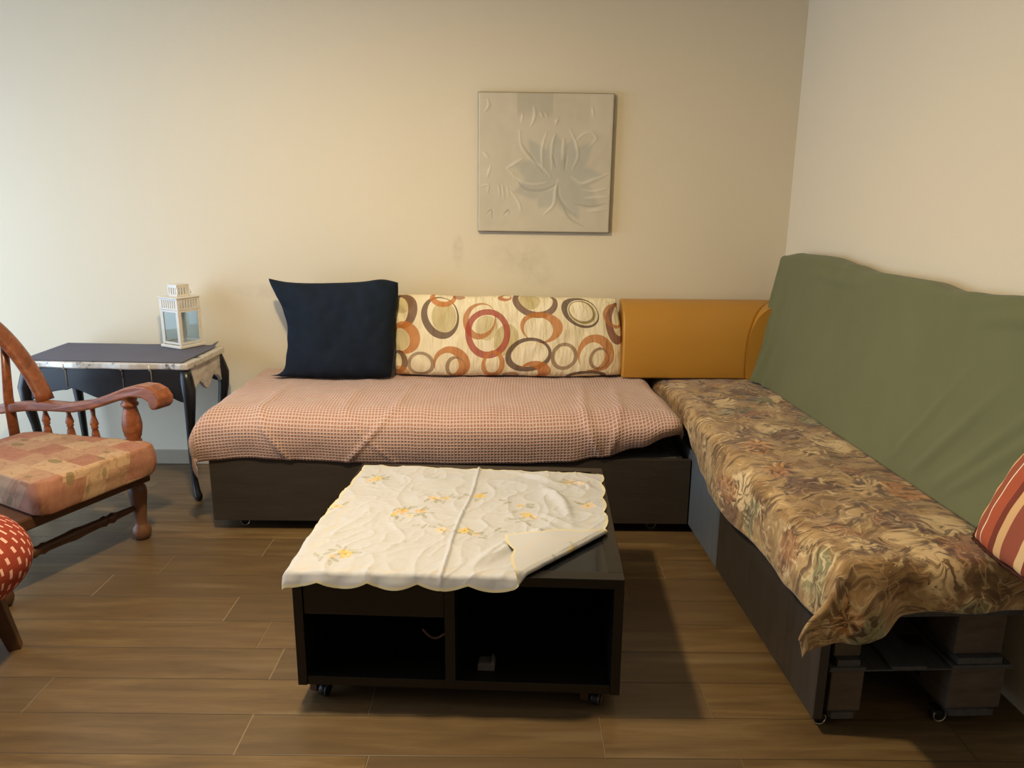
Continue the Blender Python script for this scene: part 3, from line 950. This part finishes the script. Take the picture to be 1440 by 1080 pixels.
MB().box(-.036, -.006, -TY + .002, TY - .0205, TZ0 + .0305, TZ1 - .0305).build('divider', M['blackwood'], ct, bevel=.0015)
MB().box(-TX + .03, -.038, -TY + .004, -TY + .022, .302, TZ1 - .032).build('drawer_front', M['blackwood'], ct, bevel=.002)
MB().box(-TX + .032, -.04, -TY + .0225, TY - .05, .302, .312).build('drawer_bottom', M['blackwood'], ct)
loop = []
for i in range(13):
    a = i / 12
    loop.append((-.105 + .066 * a, -TY + .03, .235 - .022 * math.sin(PI * a) + .012 * (1 - a)))
MB().sweep(loop, .0035, 6).build('pull_cord', M['cord'], ct, True)['label'] = 'brown hanging cord loop'
for sx in (-1, 1):
    for sy in (-1, 1):
        c = caster(ct, sx * (TX - .065), sy * (TY - .05), TZ0 - .001, .021, rad(70), rimm='darkrim')
        MB().box(-.014, .014, .02, .046, .012, TZ0 - .001).build('caster_leg', M['darkwood'], c, bevel=.002)
blk = thing('grey_block', 'small grey plastic piece lying on the right lower shelf of the black table', 'plastic piece', (-.07, 2.06, TZ0 + .0305), TA)
MB().prism([(-.026, 0), (.026, 0), (.026, .026), (.018, .04), (.012, .026), (-.02, .026), (-.026, .02)], -.02, .02).build('block_body', M['greyplastic'], blk, bevel=.003)

# embroidered tablecloth (local to the table: x right, y away)
CBL, CBR, CFR, CFL = (-.455, .41), (.468, .368), (.432, -.488), (-.506, -.488)
F0, F1 = Vector((.172, -.478)), Vector((.447, -.155))         # the fold line
fd = (F1 - F0).normalized(); fn = Vector((fd.y, -fd.x))       # fn points to the corner that is folded back
FLW = []
def flower(x, y, r, pc, cc=(.45, .33, .05), n=5): FLW.append((x, y, r, pc, cc, n))
YEL, ORG, PCH, GRY, OLV = (.62, .42, .08), (.62, .36, .12), (.66, .47, .28), (.30, .29, .22), (.22, .21, .10)
LEAF = []
for (x, y, c) in ((-.231, -.031, ORG), (-.168, -.027, ORG), (-.138, .087, PCH), (.189, -.03, YEL), (-.005, -.165, YEL), (-.344, -.354, YEL), (-.377, .267, YEL), (.356, .276, PCH), (.02, .13, YEL), (-.079, -.17, PCH), (.26, -.36, YEL), (.33, -.30, YEL), (-.46, .0, PCH), (.40, .06, PCH)):
    flower(x, y, .024, c)
for (x, y, ang) in ((-.20, .01, .4), (-.15, -.07, 2.2), (-.168, -.137, .2), (-.14, -.145, 1.2), (-.25, -.075, 2.6), (-.069, .117, .3), (-.03, .135, 2.7), (-.05, .10, 1.5), (.123, .064, .6), (.10, .085, 2.4), (.15, -.005, 1.2), (.17, -.09, .3), (.20, -.11, 2.0), (.145, -.07, 2.8), (-.05, -.13, .9), (.045, -.184, .4), (.06, -.2, 2.5), (.1, -.153, 1.0), (.12, -.165, .2), (-.401, -.349, .8), (-.43, -.36, 2.3), (-.39, -.325, .1), (-.41, -.385, 1.5), (-.42, .275, .5), (-.40, .295, 2.2), (-.35, .285, .3), (.315, .28, .3), (.33, .295, 2.4), (.38, .29, .8), (.29, -.33, .6), (.25, -.31, 2.1)):
    LEAF.append((x, y, ang))
rng = random.Random(4)
for (x, y, c) in ((-.255, -.055, YEL), (-.20, -.065, PCH), (.03, -.19, PCH), (.215, -.055, PCH), (.165, .045, YEL), (-.10, .10, YEL), (-.385, -.37, PCH), (-.36, -.335, YEL), (-.405, .25, PCH), (.33, .26, YEL), (.39, .255, PCH)):
    flower(x, y, .015, c, n=4)
for (x, y, c, r, pc_, n_) in [(fx, fy, 0, 0, 0, 0) for (fx, fy, *_r) in list(FLW)]:
    for k in range(3):
        an = rng.uniform(0, 6.28); d = rng.uniform(.022, .04)
        LEAF.append((x + d * math.cos(an), y + d * math.sin(an), an + rng.uniform(-.5, .5)))
BASE = (.47, .475, .50)
def bil(s, t):
    return (lerp(lerp(CFL[0], CFR[0], s), lerp(CBL[0], CBR[0], s), t), lerp(lerp(CFL[1], CFR[1], s), lerp(CBL[1], CBR[1], s), t))
def cl_col(a, b):
    x, y = bil(a, b)
    c = list(BASE)
    for (fx, fy, r, pc, cc, n) in FLW:
        dx, dy = x - fx, y - fy
        d = math.hypot(dx, dy)
        if d > r * 1.1: continue
        pr = r * (.55 + .45 * abs(math.cos(math.atan2(dy, dx) * n / 2 + fx * 40)))
        if d < r * .25: c = list(cc)
        elif d < pr:
            k = .9 if (d > pr * .72 or nz(x * 160, y * 160) > 0) else .35
            c = [lerp(p, q, k) for p, q in zip(c, pc)]
    for (lx, ly, an) in LEAF:
        dx, dy = x - lx, y - ly
        if abs(dx) > .03 or abs(dy) > .03: continue
        u, v = dx * math.cos(an) + dy * math.sin(an), -dx * math.sin(an) + dy * math.cos(an)
        d = (u / .016) ** 2 + (v / .0055) ** 2
        if d < 1: c = [lerp(p, q, .75 if d > .3 else .35) for p, q in zip(c, GRY if (lx * 91) % 1 > .4 else OLV)]
    # faint vine along the hem and pale gold scalloped rim
    m = min(a, 1 - a, b, 1 - b)
    vine = abs(m - .055 - .012 * math.sin((a + b) * 46))
    if vine < .004: c = [lerp(p, q, .25) for p, q in zip(c, (.60, .46, .26))]
    if m < .008: c = [lerp(p, q, .6) for p, q in zip(c, (.66, .56, .25))]
    return c
def cl_p(a, b):
    x, y = bil(a, b)
    # scallops push the rim outwards
    m = .06
    if b < m: y -= .017 * (1 - b / m) * abs(math.sin(PI * (a * 6.5 + .25)))
    if b > 1 - m: y += .006 * (1 - (1 - b) / m) * abs(math.sin(PI * a * 7))
    if a < m: x -= .008 * (1 - a / m) * abs(math.sin(PI * b * 6.5))
    if a > 1 - m: x += .012 * (1 - (1 - a) / m) * abs(math.sin(PI * (b * 6.5 + .25)))
    ox, oy = x, y
    # wrinkles before folding
    z = .0012 + .007 * abs(nz(x * 6, y * 6, 1)) + .0040 * (1 - abs(nz(x * 7 + y * 3, y * 6 - x * 2, 4))) ** 9 + .0032 * (1 - abs(nz(x * 13 - y * 5, y * 11, 7))) ** 8 + .0016 * abs(nz(x * 40, y * 40, 6))
    z += .009 * math.exp(-((a - .49 - .01 * nz(y * 3, 0)) / .006) ** 2)
    z += .005 * math.exp(-((b - .52) / .006) ** 2)
    z += .004 * math.exp(-((b - .26) / .005) ** 2) * smooth(.5, .3, a)
    for (ax, ay, bx, by, am, wd) in ((.16, .36, .30, .26, .014, .016), (.25, .22, .33, .05, .018, .020), (.31, .12, .34, -.08, .012, .016), (.29, -.10, .06, -.40, .016, .018), (.22, -.02, .37, -.14, .010, .016), (.16, -.2, .03, -.42, .010, .014), (.2, -.12, .30, -.30, .008, .012), (.36, .3, .44, .2, .010, .014)):
        d, tt = seg_dist(x, y, [(ax, ay), (bx, by)])
        z += am * math.exp(-(d / wd) ** 2) * math.sin(PI * clamp(tt, .08, .92))
    # fold the near right corner back over the cloth
    p = Vector((x, y))
    d = (p - F0).dot(fn)
    if d > -.02:
        r = .009
        dd = d + .0
        if dd > 0:
            if dd < r * PI:
                adv = r * math.sin(dd / r); up = r * (1 - math.cos(dd / r))
                p = p - fn * dd + fn * adv; z = z * .3 + up
            else:
                q = dd - r * PI
                p = p - fn * dd - fn * q
                z = 2 * r + .004 + .010 * math.sin(PI * clamp(q / .2)) + .004 * nz(x * 9, y * 9, 8)
        x, y = p.x, p.y
    # hang over the table's rim
    rr = .009
    e = -TY - y
    if e > 0:
        adv, dr = drape(e, rr)
        y = -TY - .002 - adv - .010 * abs(nz(x * 9, 3)) * smooth(0, .03, dr) - .25 * dr
        z = z * clamp(1 - dr * 22, .15, 1) - dr * .9
    e = -TX - x
    if e > 0:
        adv, dr = drape(e, .010)
        x = -TX - .002 - adv - .35 * dr; z -= dr * .55
    return (x, y, z)
tag(grid('tablecloth', 320, 320, cl_p, M['cloth'], col=cl_col, loc=(TC[0], TC[1], TZ1 + .0015), rot=(0, 0, TA)),
    'cream embroidered tablecloth with scalloped rim, one corner folded back, on the black table', 'tablecloth')

# ------------------------------------------------------------------ side table with lantern
SC = (-1.945, 3.785, 0)
st = thing('side_table', 'black carved side table with worn silver edge and curved legs, by the back wall', 'table', SC, rad(-2.5))
SX, SY, SZ = .415, .215, .700
def wavy(x, y):
    return 1 + .012 * math.cos(x * 9)
poly = []
N = 24
for i in range(N): poly.append((-SX + 2 * SX * i / N, -SY - .010 * math.sin(PI * i / N) - .006 * math.cos(6 * PI * i / N)))
for i in range(8): poly.append((SX + .006 * math.sin(PI * i / 8), -SY + 2 * SY * i / 8))
for i in range(N): poly.append((SX - 2 * SX * i / N, SY))
for i in range(8): poly.append((-SX - .006 * math.sin(PI * i / 8), SY - 2 * SY * i / 8))
MB().prism(poly, SZ - .034, SZ - .001, 'z').build('table_top', M['silver'], st, bevel=.008, seg=3)
def apron(x0, x1, drop):
    up = SZ - .0345
    pts = [(x0, up)]
    n = 36
    low = []
    for i in range(n + 1):
        q = i / n; x = lerp(x0, x1, q)
        arch = .055 * smooth(.16, .0, min(q, 1 - q)) * 0 + (-.055 * smooth(.03, .14, min(q, 1 - q)) * smooth(.34, .2, min(q, 1 - q))) * -.5
        low.append((x, up - drop - .028 * math.cos(q * 4 * PI) * (1 if .25 < q < .75 else .6) - .02 * smooth(.12, 0, min(q, 1 - q))))
    return [(x0, up), (x1, up)] + low[::-1]
MB().prism(apron(-SX + .03, SX - .03, .125), -SY + .005, -SY + .025).build('front_apron', M['tableblack'], st, bevel=.003)
MB().prism(apron(-SX + .03, SX - .03, .11), SY - .03, SY - .012).build('back_apron', M['tableblack'], st, bevel=.003)
MB().prism(apron(-SY + .03, SY - .03, .11), SX - .026, SX - .008, 'x').build('side_apron', M['silverpanel'], st, bevel=.003)['label'] = 'whitewashed silver end panel'
MB().prism(apron(-SY + .03, SY - .03, .11), -SX + .008, -SX + .026, 'x').build('side_apron', M['tableblack'], st, bevel=.003)
for q in (.12, .275, .61, .78):
    x = -SX + 2 * SX * q
    MB().sweep([(x, -SY - .010, SZ - .010), (x, -SY - .010, SZ - .034), (x, -SY + .003, SZ - .042), (x, -SY + .003, SZ - .128)], [.0045, .0045, .0035, .002], 8, flat=.6, up=(1, 0, 0)).build('silver_rib', M['silver'], st, True)
for sx in (-1, 1):
    for sy in (-1, 1):
        pts = []; rr = []
        for (z, o, r) in ((SZ - .036, -.030, .026), (.62, -.022, .030), (.565, -.012, .033), (.50, -.012, .027), (.38, -.026, .021), (.22, -.038, .017), (.10, -.036, .015), (.05, -.026, .017), (.022, -.016, .021), (.0105, -.012, .018), (.002, -.012, .012)):
            oo = o if sy < 0 else o - .006
            pts.append((sx * (SX + o), sy * (SY + oo), z)); rr.append(r)
        MB().sweep(pts, rr, 12, up=(0, 1, 0)).build('leg', M['tableblack'], st, True)
def run_p(a, b):
    x, y = lerp(-.40, .388, a), lerp(-.208, .21, b)
    x += .03 * b * (a - 1) ; y += .004 * nz(x * 6, y * 3)
    z = SZ + .0015 + .0015 * abs(nz(x * 5, y * 5))
    z += .022 * smooth(.945, 1.0, a) * smooth(.8, 1.0, b)
    z -= .004 * smooth(.95, 1, 1 - b) * 0
    return (x, y, z)
tag(grid('table_runner', 60, 40, run_p, M['runner'], thick=.003, offset=1.0, loc=SC, rot=(0, 0, rad(-2.5))),
    'slate grey cloth lying on the black side table, under the lantern', 'table runner')

la = thing('candle_lantern', 'white metal candle lantern with glass panes on the side table', 'lantern', (-1.722, 3.95, SZ + .0075), rad(61))
HB = .078
MB().box(-HB, HB, -HB, HB, 0, .014).build('base', M['lantern'], la, bevel=.003)
h = .064
b = MB()
for sx in (-1, 1):
    for sy in (-1, 1):
        b.box(sx * h - .005, sx * h + .005, sy * h - .005, sy * h + .005, .0145, .255)
b.build('corner_posts', M['lantern'], la, bevel=.0012)
for k in range(4):
    mt = Matrix.Rotation(k * PI / 2, 4, 'Z')
    b = MB()
    y0, y1 = -h - .004, -h + .002
    b.box(-h + .006, h - .006, y0, y1, .196, .204, mt); b.box(-h + .006, h - .006, y0, y1, .246, .255, mt)
    for i in range(8):
        x = lerp(-h + .008, h - .008, i / 7)
        b.box(x - .0042, x + .0042, y0, y1, .2035, .2465, mt)
    b.build('slotted_band', M['lantern'], la)
    b = MB()
    b.box(-h + .006, -h + .014, y0, y1, .02, .194, mt); b.box(h - .014, h - .006, y0, y1, .02, .194, mt)
    b.box(-h + .0145, h - .0145, y0, y1, .02, .03, mt); b.box(-h + .0145, h - .0145, y0, y1, .185, .194, mt)
    fr_ = b.build('pane_frame', M['lantern'], la)
    MB().box(-h + .015, h - .015, -h - .002, -h + .0, .0305, .1845, mt).build('glass_pane', M['glass'], fr_)
MB().box(-.074, .074, -.074, .074, .2555, .260).build('roof', M['lantern'], la, bevel=.0015)
b = MB(); g = .036
for k in range(4):
    mt = Matrix.Rotation(k * PI / 2, 4, 'Z')
    b.box(-g, g, -g, -g + .003, .2605, .272, mt); b.box(-g, g, -g, -g + .003, .306, .318, mt)
    for i in range(5):
        x = lerp(-g + .004, g - .004, i / 4)
        b.box(x - .0045, x + .0045, -g, -g + .003, .2715, .3065, mt)
b.box(-g - .001, g + .001, -g - .001, g + .001, .318, .322)
b.build('vent_top', M['lantern'], la)
ringp = []
for i in range(15):
    a = PI * i / 14
    ringp.append((g + .0335 * math.sin(a) * .9, -.03 * math.cos(a), .297 - .028 * math.sin(a)))
MB().sweep(ringp, .0018, 6).build('ring_handle', M['lantern'], la, True)

# ------------------------------------------------------------------ armchair at the left
ac = thing('wooden_armchair', 'orange brown turned wood armchair with patchwork seat cushion, before the side table', 'armchair', (-1.63, 3.135, 0), rad(-22.8))
def leg_prof(top):
    return [(.012, 0), (.026, .002), (.036, .016), (.040, .034), (.037, .052), (.027, .066), (.024, .074), (.026, .10), (.030, .14), (.036, .19), (.039, .22), (.035, .246), (.026, .258), (.030, .264), (.030, top)]
for y in (0, -.63):
    MB().lathe(leg_prof(.285), 20, Matrix.Translation((-.0, y, 0))).build('front_leg', M['darkwood'] if y else plain('brown turned leg', hx('6d4a34'), .38, .4, var=.2), ac, True)
for y in (-.10, -.5):
    MB().sweep([(-.66, y, .001), (-.62, y, .15), (-.58, y, .30)], [.018, .024, .022], 10).build('rear_leg', M['darkwood'], ac, True)
# seat frame
b = MB(); b.prism([(.055, .03), (.055, -.68), (-.56, -.56), (-.56, -.075)], .268, .318, 'z'); b.build('seat_frame', M['darkwood'], ac, bevel=.008)
# turned stretcher between the front legs
pts = []; rr = []
for i in range(61):
    q = i / 60
    pts.append((-.002, lerp(-.02, -.61, q), .152))
    r = .012 + .009 * math.sin(PI * q)
    for (c, w, am) in ((.2, .02, .007), (.27, .015, .006), (.5, .05, .004), (.73, .015, .006), (.8, .02, .007)):
        r += am * math.exp(-((q - c) / w) ** 2)
    rr.append(r)
MB().sweep(pts, rr, 12).build('stretcher', M['darkwood'], ac, True)
# arms, posts, spindles (far arm shows, its twin is beyond the picture)
top = [(-.66, .568), (-.50, .588), (-.42, .592), (-.33, .590), (-.2, .612), (-.08, .655), (.0, .688), (.06, .703), (.11, .702), (.15, .685), (.172, .655), (.170, .625), (.150, .604), (.125, .601), (.115, .615), (.112, .635), (.085, .650), (.03, .650), (-.06, .622), (-.17, .582), (-.28, .556), (-.40, .552), (-.52, .545), (-.66, .522)]
for (y0, y1, g) in ((-.10, .052, 1), (-.56, -.745, -1)):
    n = len(top); v = []; f = []
    for side in (-1, 1):
        for (x, z) in top:
            q = (x + .66) / .83
            wd = .024 + .016 * smooth(.3, .9, q) + .006 * math.sin(PI * q)
            yc = lerp(y0, y1, q ** .8)
            v.append((x, yc + side * wd, z))
    f = [list(range(n)), list(range(n, 2 * n))[::-1]] + [(i, (i + 1) % n, n + (i + 1) % n, n + i) for i in range(n)]
    mb = MB(); mb.add(v, f); mb.build('armrest', M['chairwood'], ac, sm=False, bevel=.009, seg=3)
    py = lerp(y0, y1, ((-.005 + .66) / .83) ** .8) - .004 * g
    MB().lathe([(.030, .318), (.034, .40), (.033, .445), (.028, .458), (.034, .468), (.040, .50), (.041, .52), (.036, .555), (.028, .59), (.026, .598), (.035, .604), (.036, .612), (.028, .62), (.034, .635), (.034, .65), (.026, .668)], 20, Matrix.Translation((-.012, py, 0))).build('arm_post', M['chairwood'], ac, True)
    for (x, zt) in ((-.20, .585), (-.325, .562), (-.445, .556)):
        q = (x + .66) / .83
        yy = lerp(y0, y1, q ** .8)
        MB().lathe([(.011, .318), (.017, .40), (.020, .43), (.015, .468), (.011, .484), (.016, .488), (.013, .494), (.018, .505), (.014, .522), (.009, .54), (.010, zt)], 12, Matrix.Translation((x, yy - .006 * g, 0))).build('arm_spindle', M['chairwood'], ac, True)
# hooped back and its uprights
hp = []
for i in range(49):
    a = PI * i / 48
    c, s = math.cos(a), math.sin(a)
    hp.append((-.46 - .20 * s, -.318 + .285 * c, .588 + .46 * s))
MB().sweep(hp, [.042] * 49, 14, flat=.45, up=(.92, 0, .4)).build('back_hoop', M['chairwood'], ac, True)
for i, y in enumerate((-.095, -.2, -.32, -.44, -.54)):
    s = math.sqrt(max(0, 1 - ((y + .318) / .285) ** 2))
    tx, tz = -.46 - .20 * s, .588 + .46 * s
    p0 = (-.585 - .02, y, .32)
    MB().sweep([p0, (lerp(p0[0], tx, .5) - .02, y, lerp(.32, tz, .5)), (tx, y, tz - .01)], [.026, .024, .018], 10, flat=.5, up=(1, 0, 0)).build('back_slat', M['chairwood'], ac, True)
# cushion
cz0, cz1 = .319, .452
def cush(a, b):
    # a around the rim 0..1, b from bottom centre to top centre
    corners = [(.118, .036), (.118, -.52), (-.54, -.44), (-.54, -.075)]
    n = 4; q = a * n; i = int(q) % n; u = q - int(q)
    p, r = Vector(corners[i]), Vector(corners[(i + 1) % n])
    P = p.lerp(r, u)
    c = Vector((-.2, -.25))
    # round the corners
    k = abs(2 * u - 1)
    P = c.lerp(P, 1 - .055 * smooth(.82, 1, k))
    if b < .25: s, z = b / .25, cz0
    elif b < .75:
        t = (b - .25) / .5; s = 1 + .018 * math.sin(PI * t); z = lerp(cz0, cz1, t)
        s -= .03 * (1 - math.sin(PI * clamp(t * 1.0)) ** .35)
    else: s, z = (1 - b) / .25, cz1
    if b <= .25: s *= .97
    if b >= .75: s = s * .97
    P = c.lerp(P, s)
    if b >= .75: z += .010 * (1 - s) + .004 * nz(P.x * 9, P.y * 9, 2) + .002 * nz(P.x * 25, P.y * 20, 2)
    if .25 < b < .75: P += (P - c).normalized() * .004 * nz(a * 22, b * 6, 1)
    return (P.x, P.y, z)
def cush_uv(a, b):
    x, y, z = cush(a, b)
    if .25 < b < .75:
        return (x + (cz1 - z) * .9, y + (cz1 - z) * .25)
    return (x, y)
o = grid('seat_cushion', 160, 64, cush, M['patch'], ac, uv=cush_uv)

# ------------------------------------------------------------------ red footstool at the frame's left edge
fs = thing('footstool', 'low stool with plump red cushion sewn with pale dashes, splayed dark legs', 'stool', (-1.925, 2.16, 0), 0)
def red_p(a, b):
    th = 2 * PI * a; ph = PI * (b - .5)
    def sp_(v, e): return math.copysign(abs(v) ** e, v)
    c = sp_(math.cos(ph), .75)
    x = .40 * c * sp_(math.cos(th), .8); y = .27 * c * sp_(math.sin(th), .8); z = .352 + .176 * sp_(math.sin(ph), .85)
    k = .006 * nz(x * 6, y * 6, z * 6)
    return (x * (1 + k) - .05 * (.36 - z) * (-1 if x > 0 else 0) - .22 * max(0, .36 - z) * (1 if x > 0 else -1), y, z)
grid('stool_cushion', 120, 60, red_p, M['red'], fs, uv=lambda a, b: (a, b))
for sx in (-1, 1):
    for sy in (-1, 1):
        fx, fy = .262 * sx, .13 * sy
        v = []
        for (dx, dy, z, r) in ((-.055 * sx, -.02 * sy, .262, .030), (0, 0, 0.0005, .020)):
            for (qx, qy) in ((-1, -1), (1, -1), (1, 1), (-1, 1)):
                a = rad(25)
                v.append((fx + dx + r * (qx * math.cos(a) - qy * math.sin(a)), fy + dy + r * (qx * math.sin(a) + qy * math.cos(a)), z))
        mb = MB(); mb.add(v, [(0, 1, 2, 3), (7, 6, 5, 4), (0, 4, 5, 1), (1, 5, 6, 2), (2, 6, 7, 3), (3, 7, 4, 0)])
        mb.build('leg', M['darkwood'], fs, bevel=.003)

# ------------------------------------------------------------------ light
def area(name, loc, rot, sx, sy, power, c):
    l = bpy.data.lights.new(name, 'AREA'); l.shape = 'RECTANGLE'; l.size = sx; l.size_y = sy
    l.energy = power; l.color = c
    o = bpy.data.objects.new(name, l); C.objects.link(o); o.location = loc; o.rotation_euler = rot
    return o
# daylight in the garden window
area('window_daylight', (XL - .02, (W0 + W1) / 2, (WZ0 + WZ1) / 2), (0, rad(-90), 0), WZ1 - WZ0, W1 - W0, 66, (.52, .72, 1.0))
# round ceiling lamp to the left of the table
pl = bpy.data.lights.new('lamp_wall_fill', 'POINT'); pl.energy = 19; pl.color = (1.0, .74, .38); pl.shadow_soft_size = .07  # extra point fill added at the lamp to brighten the walls
lo = bpy.data.objects.new('lamp_wall_fill', pl); C.objects.link(lo); lo.location = (-.80, 2.07, 2.44)
lamp = area('ceiling_lamp_shade', (-.80, 2.07, 2.40), (0, 0, 0), .14, .14, 39, (1.0, .80, .50))
lamp.data.shape = 'DISK'
w = bpy.data.worlds.new('World'); S.world = w; w.use_nodes = True
w.node_tree.nodes['Background'].inputs[0].default_value = (.75, .86, 1, 1)
w.node_tree.nodes['Background'].inputs[1].default_value = .6

# ------------------------------------------------------------------ camera
cam = bpy.data.cameras.new('camera'); cam.sensor_fit = 'HORIZONTAL'; cam.sensor_width = 36; cam.lens = 27
cam.clip_start = .02
co = bpy.data.objects.new('camera', cam); C.objects.link(co)
co.matrix_world = Matrix.Translation((0, 0, 1.5)) @ Matrix.Rotation(rad(76), 4, 'X') @ Matrix.Rotation(rad(.5), 4, 'Z')
S.camera = co
S.view_settings.view_transform = 'Standard'
S.view_settings.look = 'None'
S.view_settings.gamma = 1
S.view_settings.exposure = 0.36
